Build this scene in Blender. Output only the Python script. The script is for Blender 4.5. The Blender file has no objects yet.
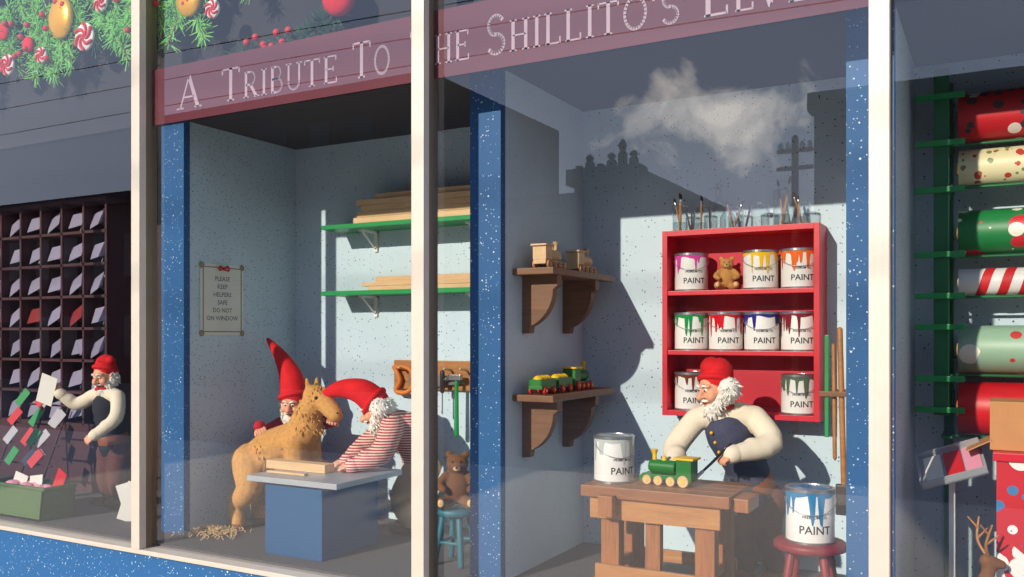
import bpy, bmesh, math, random
from mathutils import Vector, Matrix
R=random.Random(7)
sc=bpy.context.scene
sc.view_settings.view_transform='Standard'
V=Vector
# ------------------------------------------------------------ materials
def S(c):
    f=lambda v: v/12.92 if v<=0.04045 else ((v+0.055)/1.055)**2.4
    return (f(c[0]/255),f(c[1]/255),f(c[2]/255),1)
def newmat(name):
    m=bpy.data.materials.new(name); m.use_nodes=True
    nt=m.node_tree; b=nt.nodes['Principled BSDF']; return m,nt,b
def N(nt,t,**k):
    n=nt.nodes.new(t)
    for a,v in k.items():
        if a in('operation','feature','wave_type','bands_direction','data_type','blend_type','distance','musgrave_dimensions'): setattr(n,a,v)
        else: n.inputs[a].default_value=v
    return n
def mixc(nt,fac,a,b):
    n=nt.nodes.new('ShaderNodeMix'); n.data_type='RGBA'
    for i,v in ((0,fac),(6,a),(7,b)):
        if hasattr(v,'default_value') or hasattr(v,'is_linked'): nt.links.new(v,n.inputs[i])
        else: n.inputs[i].default_value=v
    return n.outputs[2]
def coord(nt): return nt.nodes.new('ShaderNodeTexCoord').outputs['Object']
def addbump(nt,b,co,scale,st,dist=0.003,detail=4):
    n=N(nt,'ShaderNodeTexNoise',Scale=scale,Detail=detail); nt.links.new(co,n.inputs['Vector'])
    bp=N(nt,'ShaderNodeBump',Strength=st,Distance=dist); nt.links.new(n.outputs['Fac'],bp.inputs['Height'])
    nt.links.new(bp.outputs[0],b.inputs['Normal'])
def mat(name,c,rough=.55,metal=0,var=.12,vs=12,bump=0,bs=60,emit=0):
    m,nt,b=newmat(name); c=S(c); co=coord(nt)
    n=N(nt,'ShaderNodeTexNoise',Scale=vs,Detail=3); nt.links.new(co,n.inputs['Vector'])
    lo=tuple(x*(1-var) for x in c[:3])+(1,); hi=tuple(min(1,x*(1+var)) for x in c[:3])+(1,)
    nt.links.new(mixc(nt,n.outputs['Fac'],lo,hi),b.inputs['Base Color'])
    b.inputs['Roughness'].default_value=rough; b.inputs['Metallic'].default_value=metal
    if bump: addbump(nt,b,co,bs,bump)
    return m
def speckle(name,base,specks,rough=.6):
    m,nt,b=newmat(name); co=coord(nt)
    n=N(nt,'ShaderNodeTexNoise',Scale=3,Detail=4); nt.links.new(co,n.inputs['Vector'])
    c=S(base); col=mixc(nt,n.outputs['Fac'],tuple(x*.88 for x in c[:3])+(1,),tuple(x*1.1 for x in c[:3])+(1,))
    for (sc_,thr,cc) in specks:
        v=N(nt,'ShaderNodeTexVoronoi',Scale=sc_); nt.links.new(co,v.inputs['Vector'])
        s=nt.nodes.new('ShaderNodeSeparateColor'); nt.links.new(v.outputs['Color'],s.inputs[0])
        p=N(nt,'ShaderNodeMath',operation='POWER'); nt.links.new(s.outputs[0],p.inputs[0]); p.inputs[1].default_value=1.6
        mu=N(nt,'ShaderNodeMath',operation='MULTIPLY'); nt.links.new(p.outputs[0],mu.inputs[0]); mu.inputs[1].default_value=thr
        l=N(nt,'ShaderNodeMath',operation='LESS_THAN'); nt.links.new(v.outputs['Distance'],l.inputs[0]); nt.links.new(mu.outputs[0],l.inputs[1])
        col=mixc(nt,l.outputs[0],col,S(cc))
    nt.links.new(col,b.inputs['Base Color']); b.inputs['Roughness'].default_value=rough
    return m
def wood(name,c1,c2,scale=(3,30,30),rough=.5):
    m,nt,b=newmat(name); co=coord(nt)
    mp=N(nt,'ShaderNodeMapping',Scale=scale); nt.links.new(co,mp.inputs['Vector'])
    n=N(nt,'ShaderNodeTexNoise',Scale=1.5,Detail=6,Distortion=1.2); nt.links.new(mp.outputs[0],n.inputs['Vector'])
    nt.links.new(mixc(nt,n.outputs['Fac'],S(c1),S(c2)),b.inputs['Base Color'])
    b.inputs['Roughness'].default_value=rough
    bp=N(nt,'ShaderNodeBump',Strength=.25,Distance=.003); nt.links.new(n.outputs['Fac'],bp.inputs['Height']); nt.links.new(bp.outputs[0],b.inputs['Normal'])
    return m
def stripes(name,c1,c2,rot,scale,thr=.5,rough=.6):
    m,nt,b=newmat(name); co=coord(nt)
    mp=N(nt,'ShaderNodeMapping',Rotation=rot); nt.links.new(co,mp.inputs['Vector'])
    w=N(nt,'ShaderNodeTexWave',wave_type='BANDS',Scale=scale); nt.links.new(mp.outputs[0],w.inputs['Vector'])
    l=N(nt,'ShaderNodeMath',operation='GREATER_THAN'); nt.links.new(w.outputs['Fac'],l.inputs[0]); l.inputs[1].default_value=thr
    nt.links.new(mixc(nt,l.outputs[0],S(c1),S(c2)),b.inputs['Base Color']); b.inputs['Roughness'].default_value=rough
    return m
M_wall=speckle('wall_paint',(192,212,222),[(62,.25,(60,85,105)),(33,.11,(60,80,105))])
M_blue=speckle('column_paint',(18,86,140),[(80,.27,(180,204,220)),(36,.15,(220,230,236))])
M_ceil=mat('ceiling_paint',(60,57,62),.8)
M_fascia=mat('fascia_paint',(32,26,28),.8)
M_dark=mat('dimmed_wall',(46,30,36),.8)  # wall colour darkened to carry the left bay's shade
M_carpet=mat('carpet',(84,82,86),.95,var=.5,vs=150,bump=.6,bs=300)
M_alu=mat('aluminium_cream',(198,186,172),.5,.15,var=.08)
M_alushade=mat('aluminium_shaded',(118,102,84),.5,.3)  # same aluminium, unlit side tone put into the colour
M_red=mat('red_paint',(204,14,38),.4)
M_felt=mat('red_felt',(212,14,24),.85,var=.25,vs=25,bump=.4,bs=250)
M_redcl=mat('red_cloth',(184,25,32),.85,var=.2,bump=.4,bs=200)
M_green=mat('green_paint',(16,142,70),.4)
M_dgreen=mat('dark_green_paint',(10,100,54),.45)
M_white=mat('white_paint',(232,230,224),.5,var=.04)
M_paper=mat('paper',(226,222,212),.7,var=.05)
M_notice=mat('notice_paper',(222,222,208),.7,var=.05)
M_cream=mat('cream_cloth',(234,220,194),.9,var=.12,bump=.5,bs=150)
M_skin=mat('doll_skin',(226,160,126),.55,var=.1,vs=20)
M_lip=mat('lip',(176,70,62),.5)
M_hair=mat('white_hair',(238,232,222),.9,var=.15,vs=60,bump=.8,bs=160)
M_eyew=mat('eye_white',(240,238,232),.2,var=0)
M_black=mat('black',(14,14,16),.3,var=0)
M_navy=mat('navy_vest',(64,66,88),.85,var=.35,vs=60,bump=.4,bs=200)
M_vest=mat('dark_vest',(34,34,42),.85,var=.2)
M_brown=mat('brown_cloth',(96,52,44),.85,var=.2,bump=.4,bs=150)
M_tan=mat('tan_cloth',(200,168,124),.9,var=.2,bump=.5,bs=150)
M_leather=mat('leather',(140,78,38),.5,var=.2)
M_boot=mat('dark_boot',(54,42,36),.5)
M_plush=mat('golden_plush',(208,152,84),.95,var=.35,vs=60,bump=1,bs=200)
M_plushd=mat('brown_plush',(126,84,50),.95,var=.3,vs=60,bump=.9,bs=220)
M_wood=wood('pine',(140,84,42),(200,142,82))
M_woodl=wood('light_pine',(196,150,100),(232,200,152))
M_woodd=wood('walnut',(84,54,32),(142,98,62))
M_woodv=wood('bench_wood',(112,62,30),(182,114,60),(30,30,3))
M_benchtop=wood('bench_top_wood',(98,56,30),(164,102,56),(3,24,24))
M_steel=mat('steel',(176,180,184),.3,.85,var=.1)
M_grey=mat('grey_metal_top',(172,176,180),.4,.2,var=.1)
M_bluebox=mat('blue_box_paint',(12,78,126),.5,var=.06)
M_teal=mat('teal_paint',(24,104,122),.5)
M_yellow=mat('yellow_paint',(236,190,30),.4)
M_gold=mat('gold_ornament',(236,176,30),.3,.3)
M_stripe=stripes('striped_shirt',(232,206,190),(180,58,56),(0,math.radians(90),0),24)
M_needle=mat('fir_green',(100,184,60),.6,var=.5,vs=40)
M_needled=mat('fir_dark',(30,72,44),.7,var=.5,vs=40)
M_maroon=mat('cubby_wood',(70,36,42),.7,var=.3)  # maroon wood, darkened in colour for the bay's shade
M_cubin=mat('cubby_inside',(38,24,32),.8,var=.3)  # cubby back, shade of the dim bay put into the colour
M_redcard=mat('red_card',(206,26,36),.6)
M_greencard=mat('green_card',(30,140,70),.6)
M_basket=mat('green_basket',(78,106,62),.8,var=.3,vs=60,bump=.6,bs=120)
M_kraft=mat('kraft_card',(194,136,84),.7)
M_pink=mat('tissue',(226,150,170),.7)
M_shav=mat('wood_shavings',(214,178,126),.8)
M_ink=mat('ink',(34,34,38),.6,var=0)
M_letter=mat('lettering',(176,146,156),.5,var=.1)
def paper_dots(name,base,specks): return speckle(name,base,specks,.45)
M_r1=paper_dots('red_santa_paper',(200,24,34),[(13,.62,(240,226,214)),(22,.5,(70,50,50))])
M_r2=paper_dots('cream_berry_paper',(232,222,176),[(28,.5,(196,60,50)),(34,.5,(120,140,80))])
M_r3=paper_dots('green_gift_paper',(22,124,62),[(12,.66,(206,36,48)),(17,.5,(236,230,214))])
M_r5=paper_dots('sage_ornament_paper',(146,180,152),[(11,.5,(226,222,204)),(15,.4,(190,60,55))])
M_r6=mat('red_roll_paper',(206,26,36),.4)
M_redsanta=paper_dots('red_santa_box',(196,24,36),[(13,.66,(238,230,224)),(21,.5,(60,120,170))])
def glassmat(name,f0,f1,tint=(1,1,1,1)):
    m=bpy.data.materials.new(name); m.use_nodes=True; nt=m.node_tree; nt.nodes.clear()
    o=nt.nodes.new('ShaderNodeOutputMaterial'); t=nt.nodes.new('ShaderNodeBsdfTransparent'); t.inputs[0].default_value=tint
    g=nt.nodes.new('ShaderNodeBsdfGlossy'); g.inputs['Roughness'].default_value=0.0
    lw=nt.nodes.new('ShaderNodeLayerWeight'); p=N(nt,'ShaderNodeMath',operation='POWER'); p.inputs[1].default_value=3
    nt.links.new(lw.outputs['Facing'],p.inputs[0])
    a=N(nt,'ShaderNodeMath',operation='MULTIPLY_ADD'); nt.links.new(p.outputs[0],a.inputs[0]); a.inputs[1].default_value=f1; a.inputs[2].default_value=f0
    mx=nt.nodes.new('ShaderNodeMixShader'); nt.links.new(a.outputs[0],mx.inputs[0]); nt.links.new(t.outputs[0],mx.inputs[1]); nt.links.new(g.outputs[0],mx.inputs[2])
    nt.links.new(mx.outputs[0],o.inputs[0]); return m
M_glass=glassmat('window_glass',.15,.5,(.98,.98,.97,1))
M_jar=glassmat('jar_glass',.1,.9,(.86,.92,.93,1))
def veil(name,c,op):
    m,nt,b=newmat(name); b.inputs['Base Color'].default_value=S(c); b.inputs['Roughness'].default_value=.6
    n=N(nt,'ShaderNodeTexNoise',Scale=6,Detail=2); nt.links.new(coord(nt),n.inputs['Vector'])
    nt.links.new(mixc(nt,n.outputs['Fac'],S(c),tuple(x*.7 for x in S(c)[:3])+(1,)),b.inputs['Base Color'])
    b.inputs['Alpha'].default_value=op; return m
M_banner=veil('banner_film',(104,10,40),.92)
# ------------------------------------------------------------ geometry
def box(x0,x1,y0,y1,z0,z1,bev=0.0):
    bm=bmesh.new(); bmesh.ops.create_cube(bm,size=1)
    for v in bm.verts: v.co=V((x0+(v.co.x+.5)*(x1-x0),y0+(v.co.y+.5)*(y1-y0),z0+(v.co.z+.5)*(z1-z0)))
    if bev: bmesh.ops.bevel(bm,geom=bm.edges[:],offset=bev,segments=2,affect='EDGES',profile=.7)
    bm.verts.index_update()
    g=([v.co.copy() for v in bm.verts],[[v.index for v in f.verts] for f in bm.faces]); bm.free(); return g
def tf(g,M): return ([M@V(v) for v in g[0]],g[1])
def join(gs):
    vs=[];fs=[]
    for g in gs:
        o=len(vs); vs+=list(g[0]); fs+=[[i+o for i in f] for f in g[1]]
    return vs,fs
def lathe(prof,seg=28,c=(0,0,0)):
    vs=[];fs=[]
    for r,z in prof:
        for i in range(seg):
            a=2*math.pi*i/seg; vs.append(V((c[0]+r*math.cos(a),c[1]+r*math.sin(a),c[2]+z)))
    for j in range(len(prof)-1):
        for i in range(seg):
            k=(i+1)%seg; fs.append([j*seg+i,j*seg+k,(j+1)*seg+k,(j+1)*seg+i])
    fs.append(list(range(seg))[::-1]); fs.append([(len(prof)-1)*seg+i for i in range(seg)])
    return vs,fs
def tube(path,radii,seg=12,n=4,flat=1.0,flatdir=None):
    P=[V(p) for p in path]
    if isinstance(radii,(int,float)): radii=[radii]*len(P)
    if len(P)>2 and n>1:
        Q=[];RR=[]
        for i in range(len(P)-1):
            p0=P[max(i-1,0)];p1=P[i];p2=P[i+1];p3=P[min(i+2,len(P)-1)]
            for j in range(n):
                t=j/n
                Q.append(.5*((2*p1)+(-p0+p2)*t+(2*p0-5*p1+4*p2-p3)*t*t+(-p0+3*p1-3*p2+p3)*t**3)); RR.append(radii[i]*(1-t)+radii[i+1]*t)
        Q.append(P[-1]);RR.append(radii[-1])
    else: Q=P;RR=list(radii)
    T=[]
    for i in range(len(Q)):
        d=Q[min(i+1,len(Q)-1)]-Q[max(i-1,0)]; T.append(d.normalized() if d.length>1e-9 else V((0,0,1)))
    st=[(Q[0]-T[0]*RR[0]*.87,RR[0]*.5,T[0]),(Q[0]-T[0]*RR[0]*.5,RR[0]*.87,T[0])]+[(Q[i],RR[i],T[i]) for i in range(len(Q))]+[(Q[-1]+T[-1]*RR[-1]*.5,RR[-1]*.87,T[-1]),(Q[-1]+T[-1]*RR[-1]*.87,RR[-1]*.5,T[-1])]
    u=V(flatdir) if flatdir else (V((0,0,1)) if abs(T[0].z)<.9 else V((1,0,0)))
    vs=[];fs=[]
    for (p,r,t) in st:
        u=(u-t*u.dot(t)).normalized(); w=t.cross(u)
        for i in range(seg):
            a=2*math.pi*i/seg; vs.append(p+u*math.cos(a)*r*flat+w*math.sin(a)*r)
    m=len(st)
    for j in range(m-1):
        for i in range(seg):
            k=(i+1)%seg; fs.append([j*seg+i,j*seg+k,(j+1)*seg+k,(j+1)*seg+i])
    vs.append(Q[0]-T[0]*RR[0]); vs.append(Q[-1]+T[-1]*RR[-1])
    for i in range(seg):
        k=(i+1)%seg; fs.append([len(vs)-2,k,i]); fs.append([len(vs)-1,(m-1)*seg+i,(m-1)*seg+k])
    return vs,fs
def ell(c,r,seg=18,rings=10):
    c=V(c); 
    if isinstance(r,(int,float)): r=(r,r,r)
    vs=[c+V((0,0,-r[2]))];fs=[]
    for j in range(1,rings):
        ph=-math.pi/2+math.pi*j/rings
        for i in range(seg):
            a=2*math.pi*i/seg; vs.append(c+V((r[0]*math.cos(ph)*math.cos(a),r[1]*math.cos(ph)*math.sin(a),r[2]*math.sin(ph))))
    vs.append(c+V((0,0,r[2])))
    for i in range(seg):
        k=(i+1)%seg; fs.append([0,1+k,1+i]); fs.append([len(vs)-1,1+(rings-2)*seg+i,1+(rings-2)*seg+k])
        for j in range(rings-2): fs.append([1+j*seg+i,1+j*seg+k,1+(j+1)*seg+k,1+(j+1)*seg+i])
    return vs,fs
def prism(poly,axis,a0,a1):
    def mkv(p,a): return V((p[0],a,p[1])) if axis=='y' else (V((a,p[0],p[1])) if axis=='x' else V((p[0],p[1],a)))
    n=len(poly); vs=[mkv(p,a0) for p in poly]+[mkv(p,a1) for p in poly]
    fs=[list(range(n)),list(range(n,2*n))[::-1]]+[[i,(i+1)%n,n+(i+1)%n,n+i] for i in range(n)]
    return vs,fs
def rod(a,b,r,seg=10): return tube([a,b],r,seg)
def frame(o,fwd,up):
    f=V(fwd).normalized(); u=V(up); u=(u-f*u.dot(f)).normalized(); x=f.cross(u)
    M=Matrix((( x.x,f.x,u.x,o[0]),(x.y,f.y,u.y,o[1]),(x.z,f.z,u.z,o[2]),(0,0,0,1))); return M
def grp(name,loc=(0,0,0),rz=0,s=1):
    e=bpy.data.objects.new(name,None); e.empty_display_size=.05; sc.collection.objects.link(e)
    e.location=loc; e.rotation_euler=(0,0,rz); e.scale=(s,s,s); return e
def part(g,name,geo,m,smooth=False,fixn=True):
    me=bpy.data.meshes.new(name); me.from_pydata([tuple(v) for v in geo[0]],[],geo[1]); me.materials.append(m)
    if fixn:
        bm=bmesh.new(); bm.from_mesh(me); bmesh.ops.recalc_face_normals(bm,faces=bm.faces[:]); bm.to_mesh(me); bm.free()
    if smooth:
        for p in me.polygons: p.use_smooth=True
    o=bpy.data.objects.new(name,me); sc.collection.objects.link(o)
    if g: o.parent=g
    return o
def smoothang(o,ang=40):
    me=o.data; bm=bmesh.new(); bm.from_mesh(me)
    for e in bm.edges:
        if len(e.link_faces)==2 and e.calc_face_angle(0)>math.radians(ang): e.smooth=False
    bm.to_mesh(me); bm.free()
    for p in me.polygons: p.use_smooth=True
def blob(g,name,geos,m,vox=.007,it=4,f=.5):
    o=part(None,name,join(geos),m)
    md=o.modifiers.new('r','REMESH'); md.mode='VOXEL'; md.voxel_size=vox; md.use_smooth_shade=True
    s=o.modifiers.new('s','SMOOTH'); s.iterations=it; s.factor=f
    dg=bpy.context.evaluated_depsgraph_get(); dg.update()
    me=bpy.data.meshes.new_from_object(o.evaluated_get(dg)); old=o.data; o.modifiers.clear(); o.data=me
    if not me.materials: me.materials.append(m)
    for p in me.polygons: p.use_smooth=True
    if g: o.parent=g
    return o
_tc={}
def textgeo(s,size=1.0,spacing=1.0):
    k=(s,)
    if k not in _tc:
        cu=bpy.data.curves.new('t','FONT'); cu.body=s; cu.size=1; cu.align_x='CENTER'; cu.resolution_u=2; cu.offset=.012
        o=bpy.data.objects.new('t',cu); sc.collection.objects.link(o)
        dg=bpy.context.evaluated_depsgraph_get(); dg.update()
        me=bpy.data.meshes.new_from_object(o.evaluated_get(dg))
        _tc[k]=([v.co.copy() for v in me.vertices],[list(p.vertices) for p in me.polygons])
        bpy.data.objects.remove(o)
    vs,fs=_tc[k]; return [v*size for v in vs],fs
# ------------------------------------------------------------ room shell
FZ=.56; BY=1.07; CZ=2.72
def B(name,m,*a,g=None,bev=0): return part(g,name,box(*a,bev),m)
B('floor',M_carpet,-7.2,1.6,0.03,1.2,FZ-.06,FZ)
B('wall_back',M_wall,-3.9,1.6,BY,BY+.1,FZ,CZ+.1)
B('wall_back_dimmed',M_dark,-7.2,-3.9,BY,BY+.1,FZ,CZ+.1)  # back wall of the left bay, shade painted in by colour
B('wall_partition_1',M_wall,-3.88,-3.73,.27,BY,FZ,CZ)
B('wall_partition_2',M_wall,-1.96,-1.83,.27,BY,FZ,CZ)
B('wall_partition_3',M_wall,-.46,-.31,.27,BY,FZ,CZ)
B('wall_left',M_dark,-7.3,-7.2,0,BY+.1,FZ,CZ+.1)
B('wall_right',M_wall,1.5,1.6,0.03,BY,FZ,CZ)
B('ceiling',M_ceil,-7.2,1.6,.22,BY+.1,CZ,CZ+.06)
B('wall_fascia',M_fascia,-7.2,1.6,.20,.25,CZ-.0,4.0)
B('trim_1',M_blue,-3.90,-3.73,.23,.27,FZ,CZ)
B('trim_2',M_blue,-1.98,-1.83,.23,.27,FZ,CZ)
B('trim_3',M_blue,-.463,-.31,.23,.27,FZ,CZ)
B('wall_front_bulkhead',M_blue,-7.2,1.6,-.03,.03,0,.525)
B('trim_window_sill',M_alu,-7.2,1.6,-.07,.04,.525,.548,bev=.004)
B('trim_window_head',M_alu,-7.2,1.6,-.07,.03,3.7,3.8)
B('wall_front_upper',M_dark,-7.2,1.6,-.05,.05,3.8,4.6)
mx=[-5.4,-3.72,-2.04,-.324,1.38]
for i,x in enumerate(mx):
    g=grp('trim_mullion')
    part(g,'mullion_face',box(x-.03,x+.03,-.075,-.035,.548,3.7,.003),M_alu)
    part(g,'mullion_body',box(x-.028,x+.028,-.035,.03,.548,3.7),M_alushade)
xs=[-7.2]+mx+[1.6]
for i in range(len(xs)-1):
    a=xs[i]+(.03 if i else 0); b=xs[i+1]-(.03 if i<len(xs)-2 else 0)
    part(None,'window_%d'%(i+1),([V((a,0,.548)),V((b,0,.548)),V((b,0,3.7)),V((a,0,3.7))],[[0,1,2,3]]),M_glass)
# ------------------------------------------------------------ street outside (seen in the reflections)
B('ground_street',mat('asphalt',(112,110,106),.9,var=.3,vs=40),-60,40,-40,-6.4,-.12,-.1)
B('ground_sidewalk',mat('concrete',(210,198,180),.9,var=.15),-60,40,-6.4,-.03,-.1,0)
M_brick=mat('brick_dark',(64,50,46),.9,var=.3,vs=2); M_win=mat('dark_window',(22,24,30),.2)
def building(x0,x1,h,orn=False):
    g=grp('street_building')
    part(g,'block',box(x0,x1,-26,-18,-.1,h),M_brick); part(g,'cornice',box(x0-.1,x1+.1,-18.3,-17.7,h-.35,h+.05),M_brick)
    ws=[]; n=max(1,int((x1-x0)/1.6))
    for i in range(n):
        cx=x0+(i+.5)*(x1-x0)/n
        for z in [.8+2.9*k for k in range(int(h/3.1)+1)]:
            if z+1.6<h-.4: ws.append(box(cx-.4,cx+.4,-18.03,-17.97,z,z+1.5))
    if ws: part(g,'windows',join(ws),M_win)
    if orn:
        fin=[]
        for i in range(6):
            cx=x0+.15+(x1-x0-.3)*i/5; hh=.2+.25*(i%2)+(.55 if i==4 else 0)
            fin.append(lathe([(.13,0),(.13,hh*.5),(.07,hh*.6),(.12,hh*.8),(.02,hh)],10,(cx,-18,h)))
        part(g,'finials',join(fin),M_brick)
building(-48,-26,6.6); building(-26,-14,9.0); building(-14,-9.7,5.2); building(-9.7,-7.9,5.8,True); building(-7.9,-3.7,4.3); building(-3.7,5,7.0); building(5,25,5.5)
g=grp('utility_pole'); part(g,'pole',rod((-2.55,-10,-.1),(-2.55,-10,4.4),.05),M_woodd)
part(g,'crossarms',join([box(-2.8,-2.3,-10.04,-9.96,z,z+.05) for z in (3.95,4.2)]),M_woodd)
part(g,'insulators',join([lathe([(.03,0),(.04,.05),(.02,.1)],8,(x,-10,4.25)) for x in (-2.75,-2.65,-2.45,-2.35)]),M_steel)
g=grp('power_lines')
ws=[]
for k in range(3):
    ws.append(tube([(-34,-14,8.0+k*.9),(-14,-12,7.2+k*.6),(2,-10.4,6.3+k*.4)],.012,6,6))
part(g,'wires',join(ws),M_black)
g=grp('string_lights')
part(g,'wire',tube([(-1.5,-9,6.3),(0,-9,5.9),(2,-9,5.8)],.012,6,6),M_black)
part(g,'bulbs',join([ell((-1.2+i*.3,-9,6.08-.07*i+.006*i*i-.06),.05,8,6) for i in range(9)]),M_black)
# ------------------------------------------------------------ banner
part(None,'window_banner',box(-3.69,-.36,.003,.005,2.64,2.915),M_banner)
def letter(ch):
    W=.13;T_=.055
    st=[];ser=[]
    def arc(cx,cy,rx,ry,a0,a1,n=12): return [(cx+rx*math.cos(math.radians(a0+(a1-a0)*i/n)),cy+ry*math.sin(math.radians(a0+(a1-a0)*i/n))) for i in range(n+1)]
    w=.8
    if ch=='A': st=[([(.05,0),(.4,1)],T_),([(.4,1),(.75,0)],W),([(.2,.36),(.6,.36)],T_)]; ser=[.05,.75]
    elif ch=='T': st=[([(.38,0),(.38,1)],W),([(.02,.97),(.74,.97)],T_),([(.03,.82),(.03,1)],T_),([(.73,.82),(.73,1)],T_)]; ser=[.38]
    elif ch=='R': st=[([(.15,0),(.15,1)],W),([(.15,.97),(.38,.97)]+arc(.38,.73,.22,.24,90,-90)+[(.15,.49)],.08),([(.38,.49),(.7,0)],W)]; ser=[.15,.7]
    elif ch=='I': w=.36; st=[([(.18,0),(.18,1)],W)]; ser=[.18,(.18,1)]
    elif ch=='B': st=[([(.15,0),(.15,1)],W),([(.15,.97),(.36,.97)]+arc(.36,.75,.2,.22,90,-90)+[(.15,.53)],.08),([(.15,.52),(.38,.52)]+arc(.38,.275,.24,.245,90,-90)+[(.15,.03)],.09)]; w=.72
    elif ch=='U': st=[([(.14,1),(.14,.35)]+arc(.4,.3,.26,.28,180,360)+[(.66,1)],.09)]; ser=[(.14,1),(.66,1)]
    elif ch=='E': st=[([(.15,0),(.15,1)],W),([(.05,.97),(.6,.97)],T_),([(.05,.03),(.63,.03)],T_),([(.15,.52),(.48,.52)],T_),([(.6,.82),(.6,1)],T_),([(.63,.0),(.63,.2)],T_),([(.48,.43),(.48,.61)],T_)]; w=.7
    elif ch=='O': st=[(arc(.42,.5,.36,.47,0,360,24),.1)]; w=.86
    elif ch=='H': st=[([(.15,0),(.15,1)],W),([(.65,0),(.65,1)],W),([(.15,.5),(.65,.5)],T_)]; ser=[.15,.65,(.15,1),(.65,1)]
    elif ch=='S': st=[(arc(.34,.73,.23,.24,30,250)+arc(.34,.26,.25,.24,80,-150),.1)]; w=.66
    elif ch=='L': st=[([(.15,0),(.15,1)],W),([(.05,.03),(.6,.03)],T_),([(.6,0),(.6,.22)],T_)]; ser=[(.15,1)]; w=.66
    elif ch=='V': st=[([(.05,1),(.4,0)],W),([(.4,0),(.75,1)],T_)]; ser=[(.05,1),(.75,1)]
    elif ch=="'": w=.2; st=[([(.1,1),(.08,.75)],.08)]
    for s in ser:
        x,y=(s,0) if not isinstance(s,tuple) else s
        yy=.025 if y==0 else .975; st.append(([(x-.14,yy),(x+.14,yy)],.05))
    return st,w
def stroke(pts,w,ox,oz,sx,sz,vs,fs,y):
    for i in range(len(pts)-1):
        a=V((pts[i][0],pts[i][1])); b=V((pts[i+1][0],pts[i+1][1])); d=(b-a); 
        if d.length<1e-6: continue
        d.normalize(); nrm=V((-d.y,d.x))*w/2; e=d*(w*.15 if len(pts)>2 else 0)
        o=len(vs)
        for q in (a-e-nrm,b+e-nrm,b+e+nrm,a-e+nrm): vs.append(V((ox+q.x*sx,y,oz+q.y*sz)))
        fs.append([o,o+1,o+2,o+3])
def word(wd,x0,x1,z,cap,y):
    tot=0;items=[]
    for i,ch in enumerate(wd):
        st,w=letter(ch); s=1 if i==0 else .78; items.append((st,tot,s)); tot+=(w+.10)*s
    tot-=.1*s; sx=(x1-x0)/tot; vs=[];fs=[]
    for st,off,s in items:
        for p,w in st: stroke(p,w,x0+off*sx,z,sx*s,cap*s,vs,fs,y)
    return vs,fs
part(None,'window_lettering',join([word(w_,a_,b_,2.695,.155,.0015) for w_,a_,b_ in(('A',-3.50,-3.36),('TRIBUTE',-3.21,-2.51),('TO',-2.43,-2.23),('THE',-2.13,-1.84),("SHILLITO'S",-1.77,-.98),('ELVES',-.90,-.46))]),M_letter,fixn=False)
# ------------------------------------------------------------ garlands
def needles(path,n,ln,spread,seed,w=.004):
    r=random.Random(seed); P=[V(p) for p in path]; vs=[];fs=[]
    for k in range(n):
        t=r.random()*(len(P)-1); i=int(t); p=P[i].lerp(P[i+1],t-i)
        d=(P[i+1]-P[i]).normalized()
        dd=(d*r.uniform(-.6,1)+V((r.uniform(-1,1),r.uniform(-1,1)*spread,r.uniform(-1,1)))).normalized()
        s=dd.cross(V((r.uniform(-.3,.3),1,r.uniform(-.3,.3)))).normalized()*w
        o=len(vs); L=ln*r.uniform(.6,1.1); vs+= [p-s,p+s,p+dd*L+s*.3,p+dd*L-s*.3]; fs.append([o,o+1,o+2,o+3])
    return vs,fs
g=grp('holiday_garland')
gs=[];br=[]
for j in range(34):
    x=-5.35+j*.064+R.uniform(-.03,.03); z=3.46+R.uniform(-.03,.1); dx=R.uniform(-.25,.25); L=R.uniform(.26,.46)*(1.0 if x<-4.1 else .88)
    pth=[(x,.05+R.uniform(0,.05),z),(x+dx*.5,.06,z-L*.55),(x+dx,.06,z-L)]
    gs.append(needles(pth,200,.08,.3,j,.0045)); br.append(tube(pth,.005,5,3))
part(g,'needles',join(gs),M_needle,fixn=False); part(g,'branches',join(br),M_woodd)
bb=[(-4.46,3.32,.10),(-3.47,3.25,.085),(-5.15,3.42,.09)]
part(g,'gold_baubles',join([ell((x,.035,z),(r,.03,r*1.15)) for x,z,r in bb]),M_gold,True)
part(g,'bauble_caps',join([lathe([(.02,0),(.02,.03)],12,(x,.035,z+r*1.13)) for x,z,r in bb]),M_steel)
part(g,'red_bauble',join([ell((-2.56,.07,3.10),(.09,.05,.09)),ell((-4.0,.035,3.36),(.04,.02,.04)),ell((-4.75,.035,3.22),(.045,.02,.045)),ell((-3.66,.035,3.38),(.04,.02,.04)),ell((-4.98,.035,3.33),(.05,.02,.05))]),M_felt,True)
part(g,'berries',join([ell((R.uniform(-5.2,-3.4),.02,R.uniform(3.1,3.42)),.017,8,6) for _ in range(34)]),M_redcard,True)
for (x,z,s) in((-4.25,3.18,.075),(-4.93,3.13,.06),(-4.12,3.34,.05),(-3.72,3.3,.05),(-3.3,3.16,.045),(-4.62,3.14,.045)):
    part(g,'lollipop_disc',lathe([(s*.94,-.008),(s,0),(s*.94,.008)],28),M_white,True).matrix_local=Matrix.Translation((x,.03,z))@Matrix.Rotation(math.pi/2,4,'X')
    sw=[]
    for k in range(6):
        a0=k*math.pi/3; pp=[(x+math.cos(a0+t*1.6)*s*.92*t,.02,z+math.sin(a0+t*1.6)*s*.92*t) for t in (0.08,.3,.55,.8,1)]
        sw.append(tube(pp,[.003,s*.09,s*.12,s*.14,s*.14],6,2))
    part(g,'lollipop_swirl',join(sw),M_redcard)
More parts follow.
